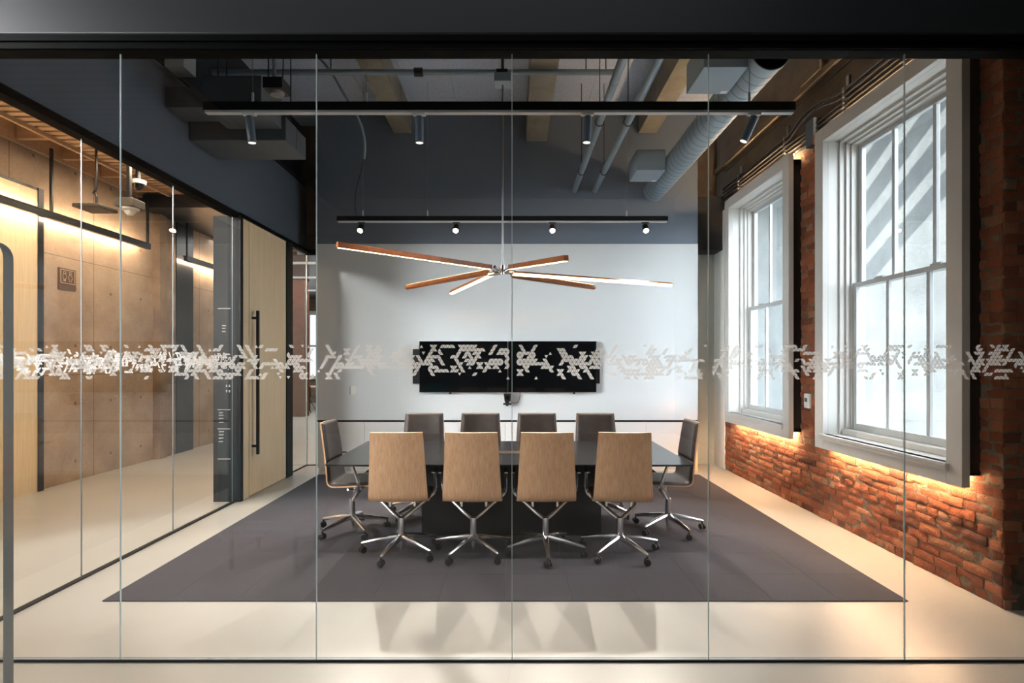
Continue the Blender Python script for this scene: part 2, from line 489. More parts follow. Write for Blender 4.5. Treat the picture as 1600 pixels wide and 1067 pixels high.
SP = 3.74
w = MB()
holes = []
for a, b in WIN: holes.append((a+.09, b-.09, WZ0+.09, WZ1-.06))
brick_face(w, 3.33, 7.66, .0, SP, lambda u, z, d: (BX-d, u, z), holes, 3)
brick_face(w, BX, 3.72, .0, 4.6, lambda u, z, d: (u, 3.33-d, z), (), 5)
# masonry body
def body(y0, y1, z0, z1): w.box((BX, y0, z0), (3.30, y1, z1), 1)
body(3.33, WIN[0][0]+.1, 0, SP); body(WIN[0][1]-.1, WIN[1][0]+.1, 0, SP); body(WIN[1][1]-.1, 7.66, 0, SP)
for a, b in WIN: body(a+.1, b-.1, 0, WZ0+.1); body(a+.1, b-.1, WZ1-.07, SP)
w.box((3.28, 3.33, 0), (3.9, 3.40, CZ), 1)
struct('wall_right', w, [M['brick'], M['mortar']], angle=50)
# concrete spandrel above, with a shallow ledge
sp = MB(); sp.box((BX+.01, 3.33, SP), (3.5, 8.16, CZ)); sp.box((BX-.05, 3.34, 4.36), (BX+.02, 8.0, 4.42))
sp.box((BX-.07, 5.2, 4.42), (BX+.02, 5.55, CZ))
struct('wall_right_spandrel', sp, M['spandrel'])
struct('wall_right_plaster', box((BX-.02, 7.66, 0), (3.46, 8.16, 3.74)), M['white'])
# lobby walls behind and beside the camera
struct('wall_lobby_right', box((3.52, -6, 0), (3.7, 3.325, CZ)), M['mortar'])
struct('wall_lobby_back', box((-12, -6.2, 0), (3.7, -6, CZ)), M['navy2'])
struct('wall_lobby_left', box((-12.2, -6.2, 0), (-12, 8.1, CZ)), M['navy2'])
struct('wall_lobby_step', box((-3.35, -6, 4.40), (-3.28, 2.75, CZ+.1)), M['navy'])
struct('ceiling_lobby_left', box((-12, -6, 4.45), (-5.7, 8.1, 4.6)), M['navy'])
# rough black plaster at the foot of the pier
pb = MB()
for i in range(14):
    for j in range(10):
        u, z = i/14*.6, j/10*.46
        lim = .30+.09*noise.noise(Vector((u*7, 2, 1)))+.06*noise.noise(Vector((u*21, 5, 1)))+.15*u
        lft = .03+.05*noise.noise(Vector((z*9, 7, 3)))
        if z+.046 > lim or u < lft: continue
        d0 = [.016+.014*noise.noise(Vector((p*13, q*13, 2))) for p, q in ((u, z), (u+.043, z), (u+.043, z+.046), (u, z+.046))]
        P4 = [(u, z), (u+.043, z), (u+.043, z+.046), (u, z+.046)]
        pb.add([(BX+p, 3.33-d, q) for (p, q), d in zip(P4, d0)]+[(BX+p, 3.335, q) for p, q in P4], [(0, 1, 2, 3), (0, 4, 5, 1), (1, 5, 6, 2), (2, 6, 7, 3), (3, 7, 4, 0)])
struct('baseboard_right', pb, M['plinth'])

def window(name, a, b):
    r = thing(name, None, None, (3.0, (a+b)/2, WZ0), kind='structure')
    ia, ib, z0, z1 = a+.128, b-.128, WZ0+.14, WZ1-.128
    f = MB()
    f.box((2.926, a, WZ0), (2.98, ia, WZ1)); f.box((2.926, ib, WZ0), (2.98, b, WZ1))
    f.box((2.926, ia, WZ0), (2.98, ib, z0)); f.box((2.926, ia, z1), (2.98, ib, WZ1))
    obj('casing', f, M['casing'], r, bevel=.003)
    f = MB()
    f.box((2.98, ia-.02, z0-.02), (3.2, ia, z1+.02)); f.box((2.98, ib, z0-.02), (3.2, ib+.02, z1+.02))
    f.box((2.98, ia, z1), (3.2, ib, z1+.02))
    for k, (d, x) in enumerate(((.018, 3.08), (.036, 3.13), (.05, 3.17))):   # stepped tracks
        f.box((x, ia, z0), (3.30, ia+d, z1)); f.box((x, ib-d, z0), (3.30, ib, z1)); f.box((x, ia, z1-d*1.2), (3.30, ib, z1))
    obj('reveal', f, M['casing'], r)
    f = MB(); f.box((2.895, ia-.03, z0-.022), (3.2, ib+.03, z0)); f.box((2.905, ia-.02, z0-.05), (2.927, ib+.02, z0-.022))
    f.box((3.1, ia, z0), (3.30, ib, z0+.05))
    obj('sill', f, M['casing'], r, bevel=.004)
    f = MB(); s = .035
    f.box((2.98, a+s, WZ0+.07), (BX, a+s+.06, WZ1-.05)); f.box((2.98, b-s-.06, WZ0+.07), (BX, b-s, WZ1-.05)); f.box((2.98, a+s, WZ1-.11), (BX, b-s, WZ1-.05)); f.box((2.98, a+s, WZ0+.07), (BX, b-s, WZ0+.11))
    obj('sub_frame', f, M['blackmatte'], r)
    ga, gb = ia+.05, ib-.05
    MZ = 2.26
    for nm, x, zz0, zz1 in (('lower', 3.185, z0+.05, MZ+.02), ('upper', 3.235, MZ-.02, z1-.06)):
        sh = MB(); st = .042; rb = .06 if nm == 'lower' else .04; rt = .04
        sh.box((x, ga, zz0), (x+.04, ga+st, zz1)); sh.box((x, gb-st, zz0), (x+.04, gb, zz1))
        sh.box((x, ga+st, zz0), (x+.04, gb-st, zz0+rb)); sh.box((x, ga+st, zz1-rt), (x+.04, gb-st, zz1))
        wd = (gb-ga)/3
        for k in (1, 2): sh.box((x+.004, ga+k*wd-.016, zz0+rb), (x+.036, ga+k*wd+.016, zz1-rt))
        so = obj('sash', sh, M['alu'], r, bevel=.003)
        obj('pane', box((x+.017, ga+st, zz0+rb), (x+.022, gb-st, zz1-rt)), M['wglass'], so)
        if nm == 'lower':
            lk = MB()
            for k in (.8, 2.2): lk.box((x-.012, ga+k*wd-.05, zz1-.004), (x+.012, ga+k*wd+.05, zz1+.012))
            obj('sash_lock', lk, M['alu'], so, bevel=.002)
    return r
window('window_1', *WIN[0]); window('window_2', *WIN[1])
for (a, b), nm in zip(WIN, ('nearer', 'farther')):
    t = tag(obj('led_strip', box((2.995, a+.06, WZ1+.004), (3.02, b-.06, WZ1+.016)), M['ledstrip']), f'warm light strip on top of the {nm} window casing', 'light strip', 'light strips round the windows')
    t = tag(obj('led_strip', box((3.012, a+.10, WZ0+.008), (3.040, b-.06, WZ0+.020)), M['ledstrip']), f'warm light strip tucked under the {nm} window casing', 'light strip', 'light strips round the windows')

# ------------------------------------------------------------------ outside: light well
struct('wall_outside', box((6.0, 6.1, -3), (6.2, 16, 16)), M['facade'])
struct('wall_outside_end', box((3.5, 16, -3), (6.2, 16.2, 16)), M['facade'])
struct('ground_outside', box((3.72, -30, -1.2), (40, 16, -1)), M['facade'])
struct('sky_block_wall', box((3.4, -3, CZ+.2), (3.6, 16, 14)), M['facade'])  # unseen wall added to keep sky light off the facade
lv = MB()
for k in range(7): lv.box((4.5, 4.9, 5.35+k*.62), (6.3, 4.95, 5.70+k*.62))
for x in (4.5, 6.25): lv.box((x, 4.88, 5.3), (x+.05, 4.97, 10))
lv.box((4.5, 4.9, 9.6), (6.3, 4.95, 16))
struct('sun_streak_louvre', lv, M['darkpanel'])  # unseen slats added to throw sun streaks onto the outside wall

# ------------------------------------------------------------------ glass panels with frosted triangles
TS, TH = .0208, .0180
def film(mb, u0, u1, place, seed):
    rows = 10; zc = 1.548
    k0, k1 = int(u0/(TS/2))+1, int(u1/(TS/2))
    rnd = random.Random(seed); on = set(); n = k1-k0
    while len(on) < .43*n*rows:
        r = int(min(9.99, max(0, rnd.gauss(5, 2.5)))); k = rnd.randrange(k0, k1); d = rnd.random()
        if (k+r) % 2: k += 1
        if rnd.random() < .22: on.add((r, k+rnd.choice((0, 1)))); continue
        if d < .3:
            for i in range(rnd.choice((2, 3, 4, 5, 6, 7, 9))): on.add((r, k+i))
        elif d < .8:
            s = 1 if d < .55 else -1; st = rnd.choice((-1, 1))
            for i in range(rnd.choice((1, 2, 2, 3, 3, 4))):
                on.add((r+i*st, k+s*i*st)); on.add((r+i*st, k+s*i*st+s))
        else:   # hexagon
            for i in (-1, 0, 1): on.add((r, k+i)); on.add((r-1, k+i))
        on = {(q, w) for q, w in on if 0 <= q < rows and k0 <= w < k1}
    for r, k in sorted(on):
            zb = zc+(r-rows/2)*TH
            x = k*TS/2
            up = (k+r) % 2 == 0
            g = .0009
            a, b, c = (x-TS/2+g*1.7, zb+g), (x+TS/2-g*1.7, zb+g), (x, zb+TH-g*2)
            if not up: a, b, c = (x-TS/2+g*1.7, zb+TH-g), (x, zb+g*2), (x+TS/2-g*1.7, zb+TH-g)
            if min(a[0], b[0]) < u0+.004 or max(b[0], c[0]) > u1-.004: continue
            mb.add([place(*a), place(*b), place(*c)], [(0, 1, 2)])
    return mb
def pane(name, lo, hi, parent, axis, em='edge'):
    """glass slab; broad faces clear, narrow faces pale"""
    mb = MB().box(lo, hi)
    for i in range(6):
        n = (mb.v[mb.f[i][1]]-mb.v[mb.f[i][0]]).cross(mb.v[mb.f[i][2]]-mb.v[mb.f[i][1]])
        mb.mi[i] = 0 if max(range(3), key=lambda q: abs(n[q])) == axis else 1
    return obj(name, mb, [M['glass'], M[em]], parent, flat=True)
FJ = [-3.045, -2.026, -1.012, 0.0, 1.017, 2.031, 3.06]
ords = ['first', 'second', 'third', 'fourth', 'fifth', 'sixth']
for i in range(6):
    a, b = FJ[i], FJ[i+1]
    t = thing('glass_partition', f'clear floor-to-head front glass panel with frosted triangle band, {ords[i]} from the left', 'glass panel', ((a+b)/2, GY, 0), group='front glass partition')
    pane('glass_sheet', (a+.002, GY-.004, .012), (b-.002, GY+.004, HZ+.005), t, 1)
    obj('frosted_film', film(MB(), a, b, lambda u, z: (u, GY-.0075, z), 3.7+i*5.1), M['film'], t, flat=True)
    if i < 5: obj('joint_seal', box((b-.0018, GY-.0038, .012), (b+.0018, GY+.0038, HZ)), M['edge'], t, flat=True)
LJ = [2.80, 3.787, 4.81, 5.83]
for i in range(3):
    a, b = LJ[i], LJ[i+1]
    t = thing('glass_partition', f'clear glass panel along the concrete corridor with frosted triangles, {ords[i]} from the front glass', 'glass panel', (LX, (a+b)/2, 0), group='corridor glass partition')
    pane('glass_sheet', (LX-.004, a+.002, .012), (LX+.004, b-.002, HZ+.005), t, 0, 'ledge')
    obj('frosted_film', film(MB(), a, b, lambda u, z: (LX-.0075, u, z), 41.3+i*6.3), M['film'], t, flat=True)
    obj('joint_seal', box((LX-.0038, b-.0018, .012), (LX+.0038, b+.0018, HZ)), M['ledge'], t, flat=True)
t = thing('glass_partition', 'narrow clear glass panel past the oak door, running along the corridor side', 'glass panel', (LX, 7.6, 0))
pane('glass_sheet', (LX-.006, 7.27, .012), (LX+.006, 7.93, 3.15), t, 0)
obj('bottom_track', box((LX-.012, 7.27, 0), (LX+.012, 7.94, .012)), M['blackmatte'], t)
t = thing('glass_partition', 'narrow clear glass panel closing the gap left of the white wall', 'glass panel', (-2.91, 7.94, 0))
pane('glass_sheet', (-3.06, 7.935, .012), (-2.755, 7.947, 3.13), t, 1)
obj('bottom_track', box((-3.06, 7.93, 0), (-2.755, 7.952, .012)), M['blackmatte'], t)
obj('joint_seal', box((-3.068, 7.934, .012), (-3.060, 7.948, 3.13)), M['edge'], t, flat=True)

# ------------------------------------------------------------------ oak sliding door in a dark portal
d = thing('door_1', None, None, (-3.02, 6.6, 0), kind='structure')
obj('jamb', box((-3.30, 5.87, 0), (-3.0, 5.93, 3.16)), M['portal'], d)
obj('jamb', box((-3.20, 7.07, 0), (-2.995, 7.26, 3.16)), M['portal'], d)
obj('side_panel', box((-3.28, 5.93, 0), (-3.01, 6.075, 3.15)), M['doorwood'], d)
lf = obj('door_leaf', box((-3.06, 6.083, .012), (-3.008, 7.065, 3.15)), M['doorwood'], d)
h = MB(); h.box((-2.955, 6.13, .48), (-2.925, 6.16, 2.14)); h.box((-3.008, 6.135, 2.04), (-2.95, 6.155, 2.07)); h.box((-3.008, 6.135, .56), (-2.95, 6.155, .59))
obj('pull_handle', h, M['black'], lf, bevel=.003)
obj('head', box((-3.2, 5.93, 3.15), (-3.0, 7.26, 3.165)), M['black'], d)
# directory lettering on the face of the portal
t = thing('directory_sign', 'faint vertical directory lettering on the dark face of the door portal', 'sign', px(350, 600, 5.868))
dm = MB()
def mark(x0, x1, y0, y1):
    p, q = px(x0, y1, 5.868), px(x1, y0, 5.868); dm.box((p[0], 5.8665, p[2]), (q[0], 5.8695, q[2]))
for y in (482, 640, 670, 717): mark(340, 360, y-.5, y+.5)
rnd = random.Random(2)
for y in (509, 513, 518, 645, 649, 654, 660, 674.5, 679.5, 684.5, 690):
    x = 347 if y < 600 else 342
    for k in range(4 if y < 600 else 5):
        wd = rnd.uniform(.6, 1.3); mark(x, x+wd, y-1, y+1-rnd.random()*.8); x += wd+.5
for x in (354, 358.5):
    for y, s in ((603, 1), (611, -1)):
        c0, c1, c2 = px(x-1.3, y+1.5*s, 5.868), px(x+1.3, y+1.5*s, 5.868), px(x, y-2.5*s, 5.868)
        dm.prism([(c0[0], c0[2]), (c1[0], c1[2]), (c2[0], c2[2])], 5.8665, 5.8695, 1)
obj('lettering', dm, M['marks'], t, flat=True)

# ------------------------------------------------------------------ corridor behind the left glass
CX = -5.7
struct('wall_corridor', box((CX-.2, 3.6, 0), (CX, 11.5, 4.6)), M['corr_concrete'])
struct('wall_corridor_end', box((CX-.2, 11.5, 0), (-5.15, 11.7, 4.6)), M['spandrel'])
pl = MB(); ks = 40
for k in range(ks):
    z0, z1 = k*4.4/ks, (k+1)*4.4/ks
    def edge_(z): return 8.62+.07*noise.noise(Vector((z*3.1, 1, 4)))+.03*noise.noise(Vector((z*11, 2, 4)))
    vs = [(CX-.05, 8.42, z0), (CX+.10, 8.45, z0), (CX+.10, edge_(z0), z0), (CX+.045, edge_(z0)+.02, z0), (CX+.045, 8.93, z0), (CX-.05, 8.93, z0)]
    vs += [(CX-.05, 8.42, z1), (CX+.10, 8.45, z1), (CX+.10, edge_(z1), z1), (CX+.045, edge_(z1)+.02, z1), (CX+.045, 8.93, z1), (CX-.05, 8.93, z1)]
    pl.add(vs, [(i, i+1, i+7, i+6) for i in range(5)])
struct('wall_corridor_pilaster', pl, M['pilaster'])
dr = thing('door_2', None, None, (CX+.03, 9.2, 0), kind='structure')
obj('door_leaf', box((CX, 8.95, 0), (CX+.05, 9.42, 3.9)), M['darkpanel'], dr)
dr = thing('door_3', None, None, (CX+.03, 5.6, 0), kind='structure')
obj('door_leaf', box((CX, 4.6, 0), (CX+.045, 6.33, 3.59)), M['doorwood'], dr)
obj('jamb', box((CX, 6.33, 0), (CX+.06, 6.40, 3.62)), M['darkpanel'], dr)
obj('door_head', box((CX, 4.6, 3.59), (CX+.05, 6.33, 3.62)), M['darkpanel'], dr)
# slatted ceiling with coffers
cs = MB(); cs.box((CX, -6, 4.32), (-3.3, 11.5, 4.45))
y = -1.0
while y < 11.4:
    cs.box((-5.2, y, 4.10), (-3.2, y+.075, 4.20)); y += .115
cs.box((-5.24, -1, 4.06), (-5.2, 11.4, 4.30))
cs.box((CX+.02, -1, 4.05), (CX+.07, 11.4, 4.32))
y = -.8
while y < 11.4: cs.box((-5.62, y, 4.08), (-5.24, y+.05, 4.30)); y += .62
struct('ceiling_corridor', cs, M['slat'])
def wash_bar(y0, y1, label):
    t = thing('linear_wall_light', label, 'light', (-5.52, (y0+y1)/2, 3.28), group='linear lights along the concrete wall')
    b = MB(); b.box((-5.55, y0, 3.255), (-5.49, y1, 3.325)); b.box((-5.565, y0, 3.325), (-5.49, y1, 3.345))
    obj('housing', b, M['darkpanel'], t, bevel=.003)
    obj('diffuser', box((-5.556, y0+.02, 3.262), (-5.5505, y1-.02, 3.31)), M['wash'], t)
    for yy in (y0+.04 if y0 > 4 else 6.36, y1-.04):
        obj('hanger', MB().box((-5.53, yy-.012, 3.345), (-5.50, yy+.012, 4.10)), M['darkpanel'], t)
wash_bar(3.2, 8.08, 'long dark bar light hung before the concrete wall, nearest to the oak panel')
wash_bar(8.98, 11.2, 'long dark bar light hung beyond the dark doorway')
# restroom sign
sx = CX+.012
sy = [5.7*F/(800-90)-.0, 5.7*F/(800-117.0)]
t = thing('restroom_sign', 'small bronze plaque with man and woman outlines on the concrete wall', 'sign', (CX, 6.8, 2.4))
SY0, SY1, SZ0, SZ1 = 6.66, 6.93, 2.42, 2.70
SY0, SY1 = 5.7*F/710, 5.7*F/683
SZ0, SZ1 = 1.55+112*(SY0+SY1)/2/F, 1.55+145*(SY0+SY1)/2/F
obj('plaque', box((CX, SY0, SZ0), (CX+.015, SY1, SZ1)), M['sign'], t, bevel=.002)
pg = MB(); W_, H_ = SY1-SY0, SZ1-SZ0
def SP_(u, v): return (CX+.018, SY0+u*W_, SZ0+v*H_)
def line(pts, r=.0035, closed=False):
    pts = [SP_(*p) for p in pts]
    if closed: pts.append(pts[0])
    for p, q in zip(pts, pts[1:]): pg.tube([p, q], r, 6)
line([(.1, .3), (.9, .3), (.9, .92), (.1, .92)], .005, True)
for cx, dress in ((.32, 0), (.65, 1)):
    line([(cx+.075*math.cos(a), .80+.055*math.sin(a)) for a in [2*PI*k/12 for k in range(12)]], closed=True)
    if dress: line([(cx-.04, .73), (cx-.14, .53), (cx-.06, .52), (cx-.06, .4), (cx+.06, .4), (cx+.06, .52), (cx+.14, .53), (cx+.04, .73)], closed=True)
    else: line([(cx-.06, .73), (cx-.1, .68), (cx-.09, .54), (cx-.05, .52), (cx-.05, .4), (cx-.01, .4), (cx, .5), (cx+.01, .4), (cx+.05, .4), (cx+.05, .52), (cx+.09, .54), (cx+.1, .68), (cx+.06, .73)], closed=True)
obj('pictogram', pg, M['signmark'], t)
# devices hung in the corridor
t = thing('hanging_reader', 'flat grey plate device on a bent stem in the corridor', 'device', (-4.9, 6.26, 3.33))
q = MB(); q.box((-5.06, 6.10, 3.33), (-4.74, 6.40, 3.375)); obj('plate', q, M['darkdev'], t, bevel=.012)
obj('stem', MB().tube(smooth([(-4.9, 6.26, 3.37), (-4.90, 6.26, 3.50), (-4.93, 6.26, 3.54), (-4.90, 6.26, 3.62), (-4.90, 6.26, 4.10)]), .013, 8), M['darkpanel'], t)
t = thing('ceiling_camera_box', 'boxy grey camera housing with a pale dome hung in the corridor', 'camera', (-4.62, 6.40, 3.30))
q = MB(); q.box((-4.72, 6.3, 3.40), (-4.50, 6.52, 3.50)); obj('housing', q, M['darkdev'], t, bevel=.006)
q = MB().ring([(.0, -.075), (.03, -.07), (.055, -.04), (.065, 0)], (-4.61, 6.41, 3.385), 20); obj('dome', q, M['plastic'], t)
q = MB().ring([(.0, -.02), (.09, -.02), (.10, 0), (.10, .02), (0, .02)], (-4.61, 6.41, 3.395), 24); obj('collar', q, M['plastic'], t)
obj('stem', box((-4.64, 6.39, 3.50), (-4.60, 6.43, 4.10)), M['darkpanel'], t)
t = thing('dome_camera', 'small dark dome camera under the slatted corridor ceiling', 'camera', (-4.75, 6.75, 3.75))
q = MB().ring([(0, 0), (.03, .006), (.055, .03), (.065, .07)], (-4.75, 6.75, 3.73), 20); obj('dome', q, M['tv'], t)
q = MB().ring([(.065, 0), (.085, .005), (.09, .05), (.0, .05)], (-4.75, 6.75, 3.80), 24); obj('collar', q, M['plastic'], t)
obj('ceiling_stem', MB().cyl((-4.75, 6.75, 3.84), (-4.75, 6.75, 4.1), .03, 12), M['darkpanel'], t)

# ------------------------------------------------------------------ open office far behind
struct('wall_far', box((-12, 20, 0), (-2, 20.3, 3.9)), M['mortar'])
struct('ceiling_far', box((-12, 8.1, 3.9), (-2.0, 20.3, 4.1)), M['darkpanel'])
struct('wall_far_left', box((-12.2, 8, 0), (-12, 20.3, 4)), M['spandrel'])
struct('wall_far_right', box((-2.0, 8.16, 0), (-1.8, 20.3, 4)), M['pale'])
fw = thing('window_3', None, None, (-7.8, 19.95, 1), kind='structure')
q = MB(); q.box((-8.45, 19.9, .95), (-8.3, 20.0, 3.4)); q.box((-7.35, 19.9, .95), (-7.2, 20.0, 3.4)); q.box((-8.45, 19.9, 3.3), (-7.2, 20, 3.45)); q.box((-8.45, 19.88, .9), (-7.2, 20, 1.02)); q.box((-8.3, 19.92, 2.1), (-7.35, 19.98, 2.18)); q.box((-7.62, 19.92, 1), (-7.58, 19.98, 3.3))
obj('frame', q, M['casing'], fw)
obj('pane', box((-8.3, 19.96, 1.02), (-7.35, 19.97, 3.3)), emit('glowing_pane', (235, 242, 248), .6), fw)  # pane glows by itself in place of daylight
struct('wall_far_column', box((-6.22, 14.9, 0), (-5.84, 15.3, 3.9)), mat('far_column_brick', (120, 70, 54), .8, col2=(88, 52, 42), nscale=12))
t = thing('work_table', 'pale wood topped table in the bright office seen past the white wall', 'table', (-7.0, 17, 0))
obj('table_top', box((-8.4, 16.6, .72), (-6.1, 17.6, .755)), M['tablewood'], t)
for x in (-8.2, -6.4):
    for y in (16.8, 17.4): obj('leg', MB().cyl((x, y, 0), (x, y, .72), .025, 10), M['black'], t)
def simple_chair(x, y, label):
    t = thing('shell_chair', label, 'chair', (x, y, 0), group='chairs at the far table')
    obj('seat', MB().sheet(lambda u, v: (x-.22+.44*u, y-.22+.44*v, .45+.03*(2*u-1)**2), 6, 4, .012), M['darkpanel'], t)
    obj('backrest', MB().sheet(lambda u, v: (x-.22+.44*u, y-.24-.05*v+.06*(2*u-1)**2, .5+.32*v), 6, 4, .012), M['darkpanel'], t)
    for a, b in ((-1, -1), (1, -1), (1, 1), (-1, 1)):
        obj('leg', MB().tube([(x+.05*a, y+.05*b, .44), (x+.24*a, y+.24*b, 0)], [.014, .01], 8), M['black'], t)
simple_chair(-6.95, 16.2, 'dark shell chair with splayed legs, left one at the far table')
simple_chair(-6.3, 16.25, 'dark shell chair with splayed legs, right one at the far table')
for k, yy in enumerate((10.5, 12.5, 15.0)):
    tag(obj('ceiling_tube_light', MB().cyl((-7.5, yy, 3.5+.03*k), (-2.6, yy, 3.5+.03*k), .025, 8), emit('tube_light_led', (255, 246, 232), .25)), f'thin tube light under the far office ceiling, {ords[k]} behind the glass', 'light', 'tube lights of the far office')

# ------------------------------------------------------------------ white board, cabinets
tag(obj('glass_whiteboard', box((-2.752, RY-.008, .728), (2.622, RY+.004, 3.208)), M['board']), 'wall-wide white glass writing board behind the screens', 'whiteboard')
tag(obj('credenza_gap_strip', box((-2.752, RY-.003, .70), (2.622, RY+.39, .724)), M['gap']), 'thin black strip in place of the shadow gap along the white cabinets', 'gap strip')  # black slab stands in for the shaded gap above the doors
cw = 5.30/8
for k in range(8):
    a = -2.745+k*cw; b = a+cw
    t = thing('credenza_cabinet', f'white cabinet in the row under the white wall, {["leftmost","second from the left","third from the left","fourth from the left","fourth from the right","third from the right","second from the right","rightmost"][k]}', 'cabinet', ((a+b)/2, RY+.2, 0), group='white cabinets under the wall')
    q = MB(); q.box((a+.002, RY+.02, .055), (b-.002, RY+.39, .70)); q.box((a+.002, RY+.04, 0), (b-.002, RY+.39, .055))
    obj('carcass', q, M['cab'], t)
    q = MB()
    if k in (0, 7):
        s0, s1 = ((.38, .62) if k == 0 else (.25, .5))
        u0, u1 = a+cw*s0, a+cw*s1
        q.box((a+.002, RY, .055), (b-.002, RY+.02, .262)); q.box((a+.002, RY, .282), (b-.002, RY+.02, .697)); q.box((a+.002, RY, .262), (u0, RY+.02, .282)); q.box((u1, RY, .262), (b-.002, RY+.02, .282))
        obj('door', q, M['cab'], t)
        obj('finger_slot', box((u0, RY+.012, .262), (u1, RY+.0205, .282)), M['gap'], t)
    else:
        q.box((a+.002, RY, .055), (b-.002, RY+.02, .697)); obj('door', q, M['cab'], t)
tag(obj('wood_gable', box((2.558, RY-.005, 0), (2.622, RY+.39, .70)), M['doorwood']), 'pale wood end panel at the right end of the white cabinets', 'gable')

# ------------------------------------------------------------------ screens and conference camera
TY = 7.40
for k, (x0, x1) in enumerate(((655, 793), (794, 932))):
    X0, X1 = (x0-800)*TY/F, (x1-800)*TY/F
    Z0, Z1 = EYE-48*TY/F, EYE+32*TY/F
    t = thing('television', f'{["left","right"][k]} of the two wide black wall screens', 'television', ((X0+X1)/2, TY+.05, Z0), group='wall screens')
    obj('bezel', box((X0, TY+.004, Z0), (X1, TY+.05, Z1)), M['blackmatte'], t, bevel=.004)
    obj('screen', box((X0+.006, TY, Z0+.01), (X1-.006, TY+.006, Z1-.006)), M['tv'], t)
    xs = (X0-.10, X0+.4) if k == 0 else (X1-.4, X1+.055)
    obj('mount_ghost', box((xs[0], TY+.05, Z0+.12), (xs[1], RY-.009, Z1-.11)), M['black'], t)  # plate juts past the screen to draw its dark reflected ghost
    obj('foot_nub', MB().cyl(((X0*(.65-.4*k)+X1*(.35+.4*k)), TY+.03, Z0-.025), ((X0*(.65-.4*k)+X1*(.35+.4*k)), TY+.03, Z0+.005), .015, 12), M['black'], t)
t = thing('conference_camera', 'small black conference camera on a shelf bracket below the screens', 'camera', px(793, 633, 7.42))
c = Vector(px(792.5, 632, 7.40))
q = MB(); q.box((c.x-.055, 7.34, c.z), (c.x+.06, RY-.009, c.z+.02)); q.cyl((c.x, 7.40, c.z-.02), (c.x, 7.40, c.z), .02, 12)
obj('wall_mount', q, M['black'], t, bevel=.003)
q = MB(); q.prism([(c.x-.035, c.z+.045), (c.x+.045, c.z+.045), (c.x+.055, c.z+.15), (c.x-.05, c.z+.15)], 7.35, 7.45, 1); q.cyl((c.x, 7.40, c.z+.02), (c.x, 7.40, c.z+.05), .03, 16)
obj('body', q, M['black'], t, bevel=.008)
obj('lens', MB().cyl((c.x, 7.335, c.z+.10), (c.x, 7.352, c.z+.10), .028, 20), M['tv'], t)
q = MB().tube(smooth([(c.x+.05, 7.44, c.z+.04), px(806, 630, 7.46), px(811, 624, 7.47), px(812.5, 615, 7.47), px(811, 607, 7.47)]), .004, 6)
obj('cable', q, M['black'], t)
t = thing('wall_switch', 'white wall switch plate on the left of the white writing board', 'switch', px(551, 616, RY-.01))
a, b = px(547, 616, RY), px(557, 603, RY)
obj('plate', box((a[0]+.01, RY-.02, a[2]), (b[0], RY-.009, b[2])), M['plastic'], t, bevel=.003)
obj('side_slot', box((a[0], RY-.016, a[2]), (a[0]+.01, RY-.009, b[2])), M['greyplastic'], t)
obj('rocker', box((a[0]+.035, RY-.024, a[2]+.02), (b[0]-.02, RY-.02, b[2]-.02)), M['plastic'], t)
t = thing('thermostat', 'white thermostat on the brick strip between the windows', 'thermostat', (BX-.02, 5.5, 1.07))
obj('body', box((BX-.045, 5.44, 1.07), (BX-.008, 5.53, 1.22)), M['plastic'], t, bevel=.01)
obj('display', box((BX-.047, 5.46, 1.135), (BX-.044, 5.51, 1.175)), M['lcd'], t)

# ------------------------------------------------------------------ carpet and table
cp = MB(); nx = 12; ny = 9
for i in range(nx):
    for j in range(ny):
        x0, x1 = -2.648+i*5.208/nx, -2.648+(i+1)*5.208/nx; y0, y1 = 3.43+j*3.84/ny, 3.43+(j+1)*3.84/ny
        cp.box((x0+.0006, y0+.0006, .0005), (x1-.0006, y1-.0006, .007))
tag(obj('carpet', cp, M['carpet']), 'large charcoal carpet under the meeting table', 'carpet')
t = thing('conference_table', 'long black conference table with thin top', 'table', (-.02, 4.80, 0))
q = MB(); x0, x1, y0, y1 = -1.47, 1.43, 4.175, 5.42
top = [(x0, y0), (x1, y0), (x1, y1), (x0, y1)]; bot = [(x0+.05, y0+.05), (x1-.05, y0+.05), (x1-.05, y1-.05), (x0+.05, y1-.05)]
q.add([(x, y, .74) for x, y in top]+[(x, y, .732) for x, y in top]+[(x, y, .715) for x, y in bot], [(0, 1, 2, 3), (11, 10, 9, 8)]+[(i+4, (i+1) % 4+4, (i+1) % 4, i) for i in range(4)]+[(i+8, (i+1) % 4+8, (i+1) % 4+4, i+4) for i in range(4)])
obj('table_top', q, M['table'], t, flat=True)
obj('table_base', box((-.80, 4.70, .03), (.79, 4.92, .716)), M['tbase'], t, bevel=.004)
obj('plinth', box((-.77, 4.72, .007), (.755, 4.90, .03)), M['blackmatte'], t)
q = MB(); q.box((-.14, 4.66, .7402), (.12, 4.80, .745)); obj('cable_flap', q, mat('bronze_flap', (92, 78, 66), .3, metal=.6), t, bevel=.002)

